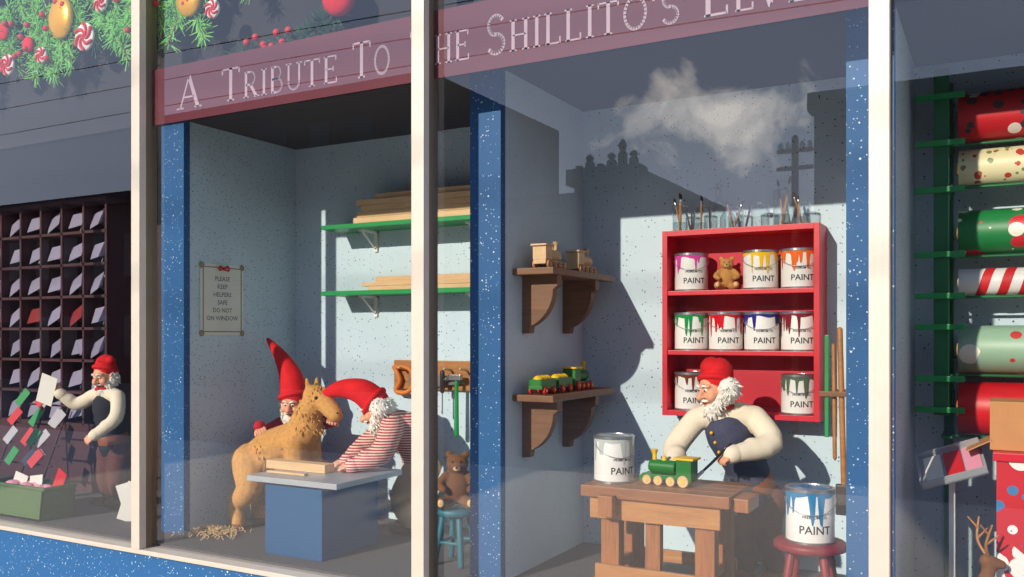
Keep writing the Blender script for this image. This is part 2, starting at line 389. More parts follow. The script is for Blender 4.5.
for nm,pa,nb in (('fir_garland',[(-3.2,.11,2.93),(-3.0,.10,2.9),(-2.75,.10,2.97),(-2.58,.11,3.05)],10),('fir_garland',[(-1.5,.11,2.99),(-1.3,.10,2.94),(-1.1,.10,2.94),(-.95,.11,2.99)],0)):
    g=grp(nm); part(g,'needles',needles(pa,1500,.09,.6,5,.004),M_needled,fixn=False); part(g,'wire',tube(pa,.006,6),M_woodd)
    if nb: part(g,'berries',join([ell((R.uniform(-3.1,-2.65),.05,R.uniform(2.87,3.0)),.018,8,6) for _ in range(nb)]),M_redcard,True)
# ------------------------------------------------------------ paint cans
M_can=mat('can_white',(238,236,230),.4,var=.04)
_dr={}
def drip(c):
    if c not in _dr: _dr[c]=mat('paint_%d_%d_%d'%c,c,.2,var=.05)
    return _dr[c]
cs=[0]
def can(loc,r=.075,h=.172,c=(200,30,40),rot=0.3,handle=True,label='PAINT'):
    g=grp('paint_can',loc,rot); cs[0]+=1; rr=random.Random(cs[0]*13)
    o=part(g,'body',lathe([(r*.97,0.001),(r,.006),(r,h-.01)],36),M_can); smoothang(o)
    part(g,'rims',join([lathe([(r*.9,0),(r*1.03,0),(r*1.035,.006),(r*1.0,.008)],36),lathe([(r*1.0,h-.014),(r*1.04,h-.010),(r*1.04,h),(r*.9,h+.001),(r*.88,h-.006)],36)]),M_steel)
    part(g,'lid_paint',lathe([(r*.88,h-.006),(r*.87,h-.002),(r*.5,h+.001)],30),drip(c))
    vs=[];fs=[];n=80; cen=[(rr.uniform(-1.9,1.9),rr.uniform(.2,.62)*h,rr.uniform(.06,.11)) for _ in range(11)]
    for i in range(n+1):
        a=-2.2+4.4*i/n; d=.07*h+.025*h*math.sin(a*5+cs[0])
        for (c0,dd,ww) in cen: d=max(d,dd*math.exp(-((a-c0)/ww)**4)) 
        for z in (h-.006,h-.008-d*.5,h-.01-d): vs.append(V(((r+.0015)*math.sin(a),-(r+.0015)*math.cos(a),z)))
    for i in range(n):
        for j in range(2): fs.append([i*3+j,i*3+j+1,i*3+j+4,i*3+j+3])
    part(g,'paint_drips',(vs,fs),drip(c),True)
    tv,tfc=textgeo(label,.036*r/.075)
    def wrap(v,z0,ox=.012): a=(v.x+ox)/r; return V(((r+.0008)*math.sin(a),-(r+.0008)*math.cos(a),v.y+z0))
    part(g,'label_text',([wrap(v,h*.2) for v in tv],tfc),M_ink,fixn=False)
    t2,f2=textgeo('PREMIUM CO.',.013*r/.075)
    part(g,'label_small_text',([wrap(v,h*.48) for v in t2],f2),M_ink,fixn=False)
    if handle:
        pts=[(r*1.05*math.cos(a),-r*.45*math.sin(a)*1.0-.0,h*.82-.5*h*math.sin(a)*.55) for a in [math.pi*i/10 for i in range(11)]]
        pts=[(p[0],-math.sqrt(max(0,(r*1.07)**2-min(p[0]**2,(r*1.07)**2))),p[2]) for p in pts]
        part(g,'bail_handle',tube(pts,.0014,6,2),M_steel,True)
    return g
# red paint shelf unit
g=grp('paint_shelf')
X0,X1,Y0,Y1,Z0,Z1=-1.354,-.663,.89,1.069,1.233,2.075
part(g,'side_panels',join([box(X0,X0+.024,Y0,Y1,Z0,Z1,.002),box(X1-.024,X1,Y0,Y1,Z0,Z1,.002)]),M_red)
part(g,'top_and_bottom',join([box(X0+.024,X1-.024,Y0+.001,Y1-.002,Z1-.025,Z1-.001,.001),box(X0+.024,X1-.024,Y0+.001,Y1-.002,Z0+.001,Z0+.024,.001)]),M_red)
part(g,'back_panel',box(X0+.02,X1-.02,Y1-.014,Y1-.004,Z0+.02,Z1-.02),mat('red_back',(190,22,44),.6))
SH=[Z0+.025,1.53,1.80]
part(g,'shelves',join([box(X0+.024,X1-.024,Y0+.005,Y1-.015,z-.02,z,.002) for z in SH[1:]]),M_red)
cx=[-1.243,-1.083,-.923,-.763]
can((cx[0],.975,SH[2]),c=(214,70,160),rot=.32); can((cx[2]-.005,.975,SH[2]),c=(240,186,20),rot=.26); can((cx[3],.975,SH[2]),c=(232,104,24),rot=.24)
can((cx[0],.975,SH[1]),c=(24,140,70),rot=.32); can((cx[1],.975,SH[1]),c=(206,20,36),rot=.28); can((cx[2],.975,SH[1]),c=(44,40,130),rot=.26); can((cx[3],.975,SH[1]),c=(128,30,46),rot=.22)
can((cx[3],.975,SH[0]),c=(90,110,90),rot=.2); can((cx[0],.975,SH[0]),c=(120,60,40),rot=.3)
can((-1.37,.35,1.01),r=.08,h=.185,c=(190,196,190),rot=.75)
can((-.59,.27,.871),r=.083,h=.19,c=(40,120,170),rot=.25)
def teddy(loc,s,rz,m1,m2):
    g=grp('teddy_bear',loc,rz,s)
    blob(g,'body',[ell((0,0,.3),(.2,.17,.26)),ell((0,-.02,.66),(.17,.15,.15)),ell((-.13,0,.8),(.06,.04,.06)),ell((.13,0,.8),(.06,.04,.06)),ell((0,-.15,.62),(.075,.07,.06)),
        tube([(-.17,-.02,.48),(-.27,-.12,.36),(-.2,-.22,.3)],[.07,.065,.06]),tube([(.17,-.02,.48),(.27,-.12,.36),(.2,-.22,.3)],[.07,.065,.06]),
        tube([(-.12,-.05,.1),(-.2,-.25,.09),(-.22,-.34,.12)],[.1,.085,.09]),tube([(.12,-.05,.1),(.2,-.25,.09),(.22,-.34,.12)],[.1,.085,.09])],m1,.02,3)
    part(g,'muzzle',ell((0,-.17,.61),(.06,.055,.045)),m2,True)
    part(g,'eyes_nose',join([ell((-.06,-.145,.7),.018,8,6),ell((.06,-.145,.7),.018,8,6),ell((0,-.222,.625),(.024,.015,.017),8,6)]),M_black,True)
    part(g,'paw_pads',join([ell((-.22,-.42,.13),(.05,.02,.06)),ell((.22,-.42,.13),(.05,.02,.06))]),m2,True)
teddy((cx[1],.99,SH[2]+.002),.18,.25,M_plush,M_woodl)
def jar(loc,r,h,n,bottle=False):
    g=grp('brush_jar' if n else 'glass_bottle',loc)
    if bottle: pr=[(r,0),(r,h*.55),(r*.4,h*.7),(r*.35,h),(r*.42,h)]
    else: pr=[(r*.9,0),(r,.004),(r,h*.95),(r*1.05,h)]
    o=part(g,'glass',lathe(pr,24),M_jar,True)
    part(g,'water' if n else 'stopper',lathe([(r*.85,.005),(r*.9,h*.35)],20) if n else lathe([(r*.3,h),(r*.4,h*1.12)],12),M_jar if n else M_steel)
    H=[];F=[];Bz=[]
    for i in range(n):
        a=V((R.uniform(-.4,.4)*r,R.uniform(-.4,.4)*r,.01)); d=V((R.uniform(-.3,.3),R.uniform(-.15,.15),1)).normalized(); L=h*R.uniform(1.2,1.5)
        H.append(tube([a,a+d*L*.45,a+d*L*.75],[.003,.005,.004],8)); F.append(tube([a+d*L*.75,a+d*L*.85],.005,8)); Bz.append(tube([a+d*L*.85,a+d*L*.93,a+d*L],[.005,.006,.002],8))
    if n: part(g,'handles',join(H),M_wood,True); part(g,'ferrules',join(F),M_steel,True); part(g,'bristles',join(Bz),M_boot,True)
for x,r,h,n,b in((-1.29,.035,.12,3,0),(-1.2,.03,.11,2,0),(-1.12,.035,.19,0,1),(-1.04,.034,.1,2,0),(-.93,.04,.10,0,0),(-.84,.034,.16,3,0),(-.75,.036,.1,2,0)):
    jar((x,.97+R.uniform(-.02,.02),Z1),r,h,n,b)
# ------------------------------------------------------------ corbel shelves on partition
def corbel(z,y0,x0=-1.83,d=.17,h=.25,t=.045):
    P=[(x0,z),(x0+d,z),(x0+d,z-.045),(x0+d-.02,z-.06)]
    for i in range(1,9):
        a=math.pi/2*i/8; P.append((x0+.04+(d-.06)*math.cos(a)*1.0,z-.06-(h-.09)*math.sin(a)*.55-(h-.09)*.45*i/8))
    P+=[(x0+.035,z-h),(x0,z-h)]
    return prism(P,'y',y0,y0+t)
for z in (1.885,1.345):
    g=grp('wooden_wall_shelf')
    part(g,'board',box(-1.829,-1.635,.33,1.01,z-.028,z,.003),M_woodd)
    part(g,'brackets',join([corbel(z-.028,.42),corbel(z-.028,.83)]),M_woodd)
def train(name,loc,rz,s,mb,mw,mt,cars=2):
    g=grp(name,loc,rz,s)
    C=[box(-.1,.1,-.03,.03,.022,.04,.002),box(-.1,-.04,-.032,.032,.04,.1,.002),tf(lathe([(.024,0),(.026,.005),(.026,.1),(.02,.108)],18),Matrix.Translation((-.03,0,.066))@Matrix.Rotation(math.pi/2,4,'Y')),box(.095,.112,-.028,.028,.012,.032,.002)]
    part(g,'engine_body',join(C),mb)
    part(g,'engine_trim',join([box(-.11,-.03,-.038,.038,.1,.108,.002),lathe([(.008,0),(.008,.025),(.014,.04),(.012,.042)],12,(.06,0,.088)),lathe([(.01,0),(.008,.014),(.002,.018)],12,(.02,0,.09))]),mt)
    W=[];Hb=[]
    def wh(x,r):
        for sy in(-1,1):
            M=Matrix.Translation((x,sy*.034,r))@Matrix.Rotation(math.pi/2,4,'X'); W.append(tf(lathe([(r*.9,-.006),(r,-.004),(r,.004),(r*.9,.006)],16),M)); Hb.append(tf(lathe([(r*.35,-.009),(r*.35,.009)],10),M))
    for x,r in((-.07,.022),(-.02,.018),(.03,.018),(.075,.018)): wh(x,r)
    cb=[];ld=[]
    for i in range(cars):
        cx_=-.2-i*.17; cb+= [box(cx_-.07,cx_+.07,-.032,.032,.022,.036,.002),box(cx_-.07,cx_+.07,-.032,-.027,.036,.065),box(cx_-.07,cx_+.07,.027,.032,.036,.065),box(cx_-.07,cx_-.065,-.03,.03,.036,.065),box(cx_+.065,cx_+.07,-.03,.03,.036,.065),box(cx_+.07,cx_+.105,-.004,.004,.024,.03)]
        ld+= [ell((cx_-.04+.04*k,0,.06),(.025,.024,.022),10,6) for k in range(3)]
        wh(cx_-.04,.017); wh(cx_+.04,.017)
    if cb: part(g,'wagons',join(cb),mb); part(g,'wagon_load',join(ld),mt,True)
    part(g,'wheels',join(W),mw); part(g,'wheel_hubs',join(Hb),mt)
M_tg=mat('train_green',(36,116,40),.4)
train('wooden_toy_train',(-1.735,.5,1.885),math.pi/2,1.0,M_woodl,M_wood,M_woodl,0)
train('wooden_toy_train',(-1.735,.84,1.885),math.pi/2,1.0,M_woodl,M_wood,M_woodl,0)
train('green_toy_train',(-1.735,.8,1.345),math.pi/2,1.0,M_tg,M_redcard,M_yellow,2)
train('green_toy_train',(-1.14,.36,1.01),math.pi-.1,1.05,M_tg,M_woodl,M_yellow,0)
# ------------------------------------------------------------ workbench
g=grp('workbench')
part(g,'top',join([box(-1.45,-.86,.2+i*.088,.286+i*.088,.965,1.01,.004) for i in range(4)]),M_benchtop)
L=[]
for x in(-1.38,-1.0):
    for y in(.24,.47): L.append(box(x,x+.075,y,y+.06,FZ,.965,.004))
L+= [box(-1.2,-1.14,.25,.29,.69,.965,.003)]
part(g,'legs',join(L),M_woodv)
part(g,'rails',join([box(-1.42,-.90,.222,.24,.88,.965,.003),box(-1.40,-.92,.53,.548,.88,.965,.003),box(-1.40,-.92,.225,.245,.64,.70,.003),box(-1.40,-.92,.525,.545,.66,.71,.003),box(-1.37,-1.33,.245,.53,.665,.70,.003),box(-.99,-.95,.245,.53,.665,.70,.003)]),M_wood)
part(g,'side_vise',join([box(-.86,-.80,.24,.40,.95,1.0,.004),box(-1.36,-1.30,.16,.20,.9,.98,.003)]),M_woodv)
# stools
def stool(loc,r,h,m,name='round_stool'):
    g=grp(name,loc); part(g,'seat',lathe([(r*.9,h-.03),(r,h-.025),(r,h-.006),(r*.95,h)],30),m,True)
    L=[]
    for k in range(4):
        a=math.pi/4+k*math.pi/2; L.append(tube([(r*.6*math.cos(a),r*.6*math.sin(a),h-.03),(r*1.0*math.cos(a),r*1.0*math.sin(a),.012)],[.016,.014],10))
    for k in range(4):
        a=math.pi/4+k*math.pi/2;b=a+math.pi/2; z=h*.4; q=.82; L.append(rod((r*q*math.cos(a),r*q*math.sin(a),z),(r*q*math.cos(b),r*q*math.sin(b),z),.008))
    part(g,'legs',join(L),m,True)
stool((-.59,.27,FZ),.125,.311,mat('stool_red',(130,34,42),.5)); stool((-2.17,.42,FZ),.1,.255,M_teal)
teddy((-2.17,.43,FZ+.255),.3,.5,M_plushd,M_woodl)
# long brushes rack by column
g=grp('long_brush_rack'); part(g,'shelf',box(-.62,-.461,.62,.8,1.36,1.38,.002),M_woodd)
part(g,'handles',join([rod((-.53,.64,1.02),(-.545,.64,1.62),.011),rod((-.50,.66,.95),(-.505,.66,1.5),.012),rod((-.565,.65,1.12),(-.57,.65,1.56),.008)]),M_wood,True)
part(g,'green_level',box(-.60,-.585,.63,.65,1.2,1.60,.002),M_green)
part(g,'bristle_heads',join([box(-.56,-.50,.625,.655,.90,1.02,.008),box(-.52,-.47,.645,.675,.84,.96,.008)]),M_boot)
# ------------------------------------------------------------ green shelves comp 1
for z,pl in((2.215,1),(1.845,2)):
    g=grp('green_wall_shelf')
    part(g,'board',box(-3.35,-2.0,.86,1.069,z-.024,z,.002),M_green)
    for x in(-3.12,-2.42): part(g,'bracket',join([box(x-.012,x+.012,1.058,1.069,z-.14,z-.024),box(x-.012,x+.012,.92,1.069,z-.036,z-.024),prism([(1.06,z-.13),(1.066,z-.13),(.94,z-.03),(.93,z-.034)],'x',x-.004,x+.004)]),M_white)
    rr=random.Random(pl); P=[];zz=z+.001
    for k in range(4 if pl==1 else 2):
        x0=-3.18+rr.uniform(0,.12); hh=.032 if pl==1 else .022
        for y in (.88,.965): P.append(box(x0+rr.uniform(-.04,.04),-2.1-rr.uniform(0,.1),y,y+.075,zz,zz+hh-.001,.002))
        zz+=hh
    P.append(box(-3.0,-2.15,.90,.98,zz,zz+.03,.002))
    part(g,'lumber_boards',join(P),M_woodl)
g=grp('shelf_standard'); part(g,'rail',box(-2.43,-2.405,1.06,1.069,1.25,2.3),M_white)
# tool rack
g=grp('tool_rack'); part(g,'board',box(-2.98,-2.4,1.045,1.069,1.30,1.46,.004),M_wood)
part(g,'pegs',join([rod((x,1.05,1.41),(x,.98,1.42),.007) for x in(-2.9,-2.72,-2.6,-2.5)]),M_woodl)
g=grp('hand_saw'); part(g,'blade',prism([(-2.86,1.40),(-2.50,1.37),(-2.50,1.34),(-2.86,1.30)],'y',1.02,1.023),M_steel)
P=[];hp=[(-2.96,1.42),(-2.88,1.42),(-2.84,1.39),(-2.84,1.31),(-2.89,1.28),(-2.95,1.29),(-2.92,1.35)]
part(g,'handle',tube([(p[0],1.022,p[1]) for p in hp+[hp[0]]],.014,8,3),mat('orange_wood',(214,120,40),.5),True)
g=grp('hammer'); part(g,'handle',tube([(-2.53,.99,1.36),(-2.53,.99,1.2),(-2.53,.99,1.07)],[.01,.012,.014],10),M_green,True); part(g,'head',join([box(-2.57,-2.50,.975,1.005,1.36,1.39,.004),tube([(-2.57,.99,1.375),(-2.61,.99,1.36)],[.012,.004],8)]),M_steel)
g=grp('screwdriver'); part(g,'handle',tube([(-2.62,.99,1.40),(-2.62,.99,1.3)],.013,8),M_black,True); part(g,'shaft',rod((-2.62,.99,1.3),(-2.62,.99,1.18),.004),M_steel)
# sign on the side wall
g=grp('wall_notice'); part(g,'card',box(-3.73,-3.724,.335,.64,1.6,1.985,.002),M_notice)
part(g,'border',join([box(-3.725,-3.7225,.35,.625,z,z+.006) for z in(1.615,1.964)]+[box(-3.725,-3.7225,y,y+.006,1.615,1.97) for y in(.35,.62)]+[ell((-3.724,y,z),(.003,.018,.018),10,6) for y in(.345,.63) for z in(1.61,1.975)]),mat('sign_border',(140,132,96),.6))
tt=[]
for i,s in enumerate(['PLEASE','KEEP','HELPERS','SAFE','DO NOT','ON WINDOW']):
    tv,tfc=textgeo(s,.034); tt.append(([V((-3.7235,.4875+v.x,1.895-i*.043+v.y)) for v in tv],tfc))
part(g,'text',join(tt),mat('notice_ink',(90,92,98),.6),fixn=False)
part(g,'red_bow',join([tube([(-3.715,.487,1.96),(-3.71,.46,1.975),(-3.71,.455,1.952),(-3.715,.487,1.96)],.005,6),tube([(-3.715,.487,1.96),(-3.71,.515,1.975),(-3.71,.52,1.952),(-3.715,.487,1.96)],.005,6),ell((-3.712,.487,1.96),.008,8,6)]),M_redcard,True)
# ------------------------------------------------------------ blue bench box + top
g=grp('blue_work_table')
part(g,'cabinet',box(-3.07,-2.72,.14,.56,FZ,.905,.004),M_bluebox)
part(g,'top',box(-3.15,-2.60,.10,.60,.905,.932,.004),M_grey)
g=grp('wood_block'); part(g,'plank',join([box(-3.22,-2.84,.30,.37,.933,.975,.004),box(-3.12,-2.88,.2,.23,.933,.943,.002)]),M_woodl)
g=grp('wood_shavings'); P=[]
for k in range(220):
    x=-3.60+R.gauss(0,.075); y=.30+R.gauss(0,.06); a=R.uniform(0,6.28); r=R.uniform(.005,.011); z=FZ+.004+R.uniform(0,.035)*math.exp(-((x+3.60)**2+(y-.30)**2)/.008)
    P.append(tube([(x+r*math.cos(a+t),y+r*math.sin(a+t)*.6,z+.004*t) for t in(0,1.2,2.4,3.6,4.8)],.0022,4,1))
part(g,'curls',join(P),M_shav)
# ------------------------------------------------------------ plush horse
g=grp('plush_toy_horse')
dz=.05
blob(g,'body',[tube([(-3.53,.55,.86+dz),(-3.44,.56,.93+dz),(-3.27,.58,1.0+dz),(-3.2,.585,1.06+dz)],[.10,.11,.10,.085]),
 tube([(-3.24,.58,1.03+dz),(-3.19,.58,1.14+dz),(-3.13,.58,1.22+dz)],[.09,.072,.058]),
 tube([(-3.15,.58,1.23+dz),(-3.07,.57,1.195+dz),(-2.995,.56,1.14+dz)],[.064,.052,.042]),
 tube([(-3.16,.55,1.26+dz),(-3.17,.54,1.32+dz)],[.022,.010],8),tube([(-3.16,.61,1.26+dz),(-3.17,.62,1.32+dz)],[.022,.010],8),
 tube([(-3.54,.50,.87+dz),(-3.50,.46,.78),(-3.60,.47,.69),(-3.57,.45,.60)],[.10,.07,.046,.042]),
 tube([(-3.54,.60,.87+dz),(-3.49,.63,.78),(-3.60,.63,.69),(-3.57,.62,.60)],[.10,.07,.046,.042]),
 tube([(-3.24,.53,.98+dz),(-3.21,.52,.80),(-3.2,.52,.60)],[.07,.044,.038]),
 tube([(-3.24,.63,.98+dz),(-3.21,.65,.80),(-3.2,.65,.60)],[.07,.044,.038])],M_plush,.009,4)
part(g,'hooves',join([lathe([(.046,0),(.040,.035)],14,(x,y,FZ)) for x,y in((-3.57,.45),(-3.57,.62),(-3.2,.52),(-3.2,.65))]),M_plushd,True)
rq=random.Random(3); fz=[]
for (c,d_) in [((-3.53,.55,.91),.1),((-3.44,.56,.98),.11),((-3.3,.575,1.03),.105),((-3.2,.585,1.12),.088),((-3.19,.58,1.2),.072),((-3.12,.58,1.275),.06)]:
    for k in range(110):
        q=V((rq.gauss(0,1),rq.gauss(0,1),rq.gauss(0,1))).normalized(); p=V(c)+q*d_*.96; fz.append(tube([p,p+q*.008+V((0,0,-.006)),p+q*.010+V((rq.uniform(-.008,.008),0,-.014))],[.004,.003,.001],5,1))
part(g,'fur_tufts',join(fz),M_plush,True)
part(g,'mane',join([tube([(-3.16-.02*k*.5,.58,1.31-.028*k),(-3.20-.018*k*.5,.585+R.uniform(-.02,.02),1.31-.028*k),(-3.22-.018*k*.5,.58+R.uniform(-.03,.03),1.27-.028*k)],[.014,.012,.004],6,3) for k in range(9)]),M_plushd,True)
part(g,'tail',tube([(-3.6,.56,.96),(-3.66,.56,.9),(-3.66,.55,.75)],[.015,.022,.008],8),M_plushd,True)
part(g,'eyes',join([ell((-3.09,.523,1.275),.010,8,6),ell((-3.09,.63,1.275),.010,8,6),ell((-2.965,.54,1.2),.006,6,4),ell((-2.965,.58,1.2),.006,6,4)]),M_black,True)
# ------------------------------------------------------------ elves
def hand(g,name,M,m,curl=.5,side=1,s=1.0):
    gs=[ell((0,.008,0),(.014,.014,.012))]
    fx=[-.0195,-.0065,.0065,.0185]; fl=[.030,.034,.032,.025]
    if side<0: fx=[-x for x in fx]
    for x,l in zip(fx,fl):
        gs.append(tube([(x*.45,.004,0),(x,.04,.001)],[.010,.0085],10))
        p=V((x,.040,.001)); pts=[p.copy()]; a=curl*.35
        for k in range(3):
            p=p+V((x*.06,math.cos(a),-math.sin(a)))*(l*(.45,.32,.25)[k]); pts.append(p.copy()); a+=curl
        gs.append(tube(pts,[.0066,.006,.0056,.0048],10,3))
    sx=fx[0]/abs(fx[0])
    gs.append(tube([(sx*.010,.010,-.002),(sx*.026,.024,-.008),(sx*.031,.040,-.014),(sx*.028,.052,-.018)],[.009,.0085,.0072,.006],10,3))
    gs=[tf(q,M@Matrix.Scale(s,4)) for q in gs]
    return blob(g,name,gs,m,.0026*s,2,.4)
def head(g,M,hair=1,beard=1,spect=False,seed=1):
    T=lambda q: tf(q,M)
    blob(g,'face',[T(q) for q in [ell((0,0,.01),(.058,.062,.070)),ell((0,-.018,-.03),(.047,.045,.042)),tube([(0,-.058,.018),(0,-.074,-.002),(0,-.082,-.012)],[.008,.012,.0155]),
      ell((-.012,-.070,-.013),.009,10,6),ell((.012,-.070,-.013),.009,10,6),ell((-.032,-.042,-.018),.024),ell((.032,-.042,-.018),.024),ell((0,-.05,-.058),(.018,.016,.014)),
      tube([(-.038,-.048,.03),(-.02,-.058,.034),(0,-.057,.03),(.02,-.058,.034),(.038,-.048,.03)],.008,8),
      ell((-.059,.004,.0),(.012,.016,.026)),ell((.059,.004,.0),(.012,.016,.026)),tube([(0,.01,-.04),(0,.02,-.09)],[.034,.034])]],M_skin,.0035,3,.4)
    part(g,'cheeks',join([T(ell((sx*.034,-.058,-.018),(.012,.0065,.011),10,6)) for sx in(-1,1)]),mat('rosy',(218,120,100),.6),True)
    part(g,'eyes',join([T(ell((sx*.021,-.055,.014),(.0105,.007,.008),12,8)) for sx in(-1,1)]),M_eyew,True)
    part(g,'pupils',join([T(ell((sx*.021,-.0615,.013),(.005,.003,.005),10,6)) for sx in(-1,1)]),M_black,True)
    part(g,'mouth',T(tube([(-.017,-.061,-.037),(0,-.067,-.042),(.017,-.061,-.037)],[.003,.005,.003],8)),M_lip,True)
    part(g,'eyebrows',join([T(tube([(sx*.010,-.064,.030),(sx*.022,-.064,.036),(sx*.036,-.054,.030)],[.004,.006,.003],8)) for sx in(-1,1)]),M_hair,True)
    rr=random.Random(seed); H=[ell((0,.022,.004),(.064,.056,.07))]
    if hair: H+= [ell((-.056,.016,-.02),(.022,.034,.042)),ell((.056,.016,-.02),(.022,.034,.042)),ell((0,.045,-.03),(.055,.035,.045))]
    if hair>1: H+= [ell((-.068,.03,-.004),(.040,.050,.054)),ell((.068,.03,-.004),(.040,.050,.054)),ell((0,.066,-.010),(.068,.046,.058))]
    if beard: H+= [ell((0,-.04,-.074),(.038,.030,.032)),ell((-.040,-.022,-.052),(.022,.026,.036)),ell((.040,-.022,-.052),(.022,.026,.036)),ell((0,-.047,-.096),(.026,.022,.026)),tube([(-.028,-.062,-.034),(-.008,-.072,-.028),(.008,-.072,-.028),(.028,-.062,-.034)],[.005,.009,.009,.005],8)]
    blob(g,'hair_beard',[T(q) for q in H],M_hair,.005,2,.4)
    st=[]
    cen=[]
    if hair: cen+= [((-.058,.02,-.015),(.024,.036,.045)),((.058,.02,-.015),(.024,.036,.045)),((0,.05,-.02),(.055,.035,.05))]
    if hair>1: cen+= [((-.070,.03,-.004),(.040,.050,.054)),((.070,.03,-.004),(.040,.050,.054)),((0,.066,-.010),(.068,.046,.058))]
    if beard: cen+= [((0,-.043,-.082),(.036,.028,.036)),((-.040,-.022,-.055),(.022,.024,.036)),((.040,-.022,-.055),(.022,.024,.036))]
    for c,r in cen:
        for k in range(100):
            d=V((rr.gauss(0,1),rr.gauss(0,1),rr.gauss(0,1))).normalized(); p=V(c)+V((d.x*r[0],d.y*r[1],d.z*r[2]))*.95
            q=p+d*.005+V((rr.uniform(-.006,.006),0,-.004)); q2=q+d*.003+V((rr.uniform(-.008,.008),rr.uniform(-.006,.006),-.006))
            st.append(T(tube([p,q,q2],[.004,.003,.001],5,2)))
    part(g,'hair_strands',join(st),M_hair,True)
def elf(name,tor,rt,armA,armB,ra,legs,hc,hd,hup,hat,shirt,vest,pants,boot,handA,handB,hair=1,beard=1,spect=False,skirt=None,extra=None,scarf=None,hs=1.0):
    g=grp(name)
    sh=[tube(tor,rt,20,flat=.85,flatdir=None)]
    sA,sB=V(armA[0]),V(armB[0]); sh.append(tube([sA,(sA+sB)/2+V((0,0,.02)),sB],[ra[0]*.95,ra[0]*1.15,ra[0]*.95],14))
    for a in(armA,armB):
        sh.append(tube(a,ra,14)); m_=(V(a[1])+V(a[2]))/2; sh.append(ell(m_,ra[1]*.88))
    blob(g,'shirt',sh,shirt,.0075,4)
    if vest:
        P=[V(p) for p in tor]; blob(g,'vest',[tube(P[:-1],[r+.009 for r in rt[:-1]],20,flat=.86)],vest,.008,4)
    for a in(armA,armB):
        e=V(a[-1]); d=(e-V(a[-2])).normalized(); part(g,'cuff',tube([e-d*.004,e+d*.012],ra[-1]*1.08,14),shirt,True)
    pl=[]
    for (h_,k_,an,td) in legs:
        pl.append(tube([h_,k_,an],[.072,.056,.046],14))
    pl.append(tube([legs[0][0],legs[1][0]],.08,14)); blob(g,'trousers',pl,pants,.009,4)
    bs=[]
    for (h_,k_,an,td) in legs:
        a=V(an); t=V(td).normalized(); b0=V((a.x,a.y,FZ+.03)); bs.append(tube([a+V((0,0,.02)),b0+V((0,0,.012))],[.044,.036],12)); bs.append(tube([b0-t*.015,b0+t*.05,b0+t*.095+V((0,0,.004))],[.03,.03,.024],12))
    blob(g,'boots',bs,boot,.007,3)
    if vest: part(g,'belt',tube([V(tor[0])+V((0,0,.03)),V(tor[0])+(V(tor[1])-V(tor[0]))*.35+V((0,0,.02))],[rt[0]+.012,rt[0]+.012],24,flat=.84),M_leather,True)
    for nm,a,(fw,up,curl,sd) in(('hand_1',armA,handA),('hand_2',armB,handB)):
        e=V(a[-1]); hand(g,nm,frame(e,fw,up),M_skin,curl,sd,1.12)
    HM=frame(hc,-V(hd),hup)@Matrix.Scale(hs,4); head(g,HM,hair,beard,spect,len(name)+int(abs(hc[0])*10))
    hp,hr=hat; part(g,'hat',tube(hp,hr,24,6),M_felt,True)
    d=(V(hp[1])-V(hp[0])).normalized(); x=d.orthogonal().normalized(); y=d.cross(x)
    part(g,'hat_brim',tube([V(hp[0])+(x*math.cos(a)+y*math.sin(a))*hr[0]*.97 for a in [i*math.pi/10 for i in range(21)]],.013,8,2),M_felt,True)
    if scarf:
        c,rr_=scarf; part(g,'scarf',tube([V(c)+V((math.cos(a)*rr_,math.sin(a)*rr_,-.012*math.sin(a-1))) for a in [i*math.pi/8 for i in range(17)]],.014,8,2),M_redcl,True)
    return g
# painter elf
g=elf('painter_elf',[(-.90,.76,.93),(-.93,.73,1.05),(-.99,.67,1.19),(-1.02,.64,1.28)],[.09,.09,.098,.05],
 [(-1.11,.63,1.25),(-1.19,.58,1.13),(-1.145,.47,1.075)],[(-.885,.69,1.26),(-.805,.62,1.165),(-.92,.50,1.13)],[.050,.051,.034],
 [((-.94,.76,.9),(-.95,.70,.76),(-.94,.77,.63),(-.5,-1,0)),((-.85,.78,.9),(-.84,.73,.76),(-.83,.80,.63),(-.2,-1,0))],
 (-1.03,.60,1.375),(-.60,-.74,-.26),(-.10,-.1,1),([(-1.025,.61,1.415),(-1.025,.62,1.448),(-1.045,.61,1.466)],[.067,.068,.045]),
 M_cream,M_navy,M_brown,M_leather,((.2,-.6,-.75),(-.7,-.5,.3),.6,1),((-.7,-.6,-.35),(.0,-.4,1),.9,-1),hair=2,scarf=((-1.02,.635,1.295),.055),hs=.94)
part(g,'vest_buttons',join([ell((-1.03+.012*i,.563+.012*i,1.2-.04*i),.008,8,6) for i in range(4)]),M_gold,True)
gb=g; part(gb,'paint_brush_handle',tube([(-.93,.49,1.17),(-.985,.44,1.105),(-1.02,.405,1.065)],[.004,.006,.005],8),M_black,True)
part(gb,'paint_brush_ferrule',rod((-1.02,.405,1.065),(-1.035,.39,1.048),.007),M_steel,True); part(gb,'paint_brush_bristles',tube([(-1.035,.39,1.048),(-1.045,.38,1.035),(-1.055,.372,1.024)],[.008,.008,.002],8),M_woodl,True)
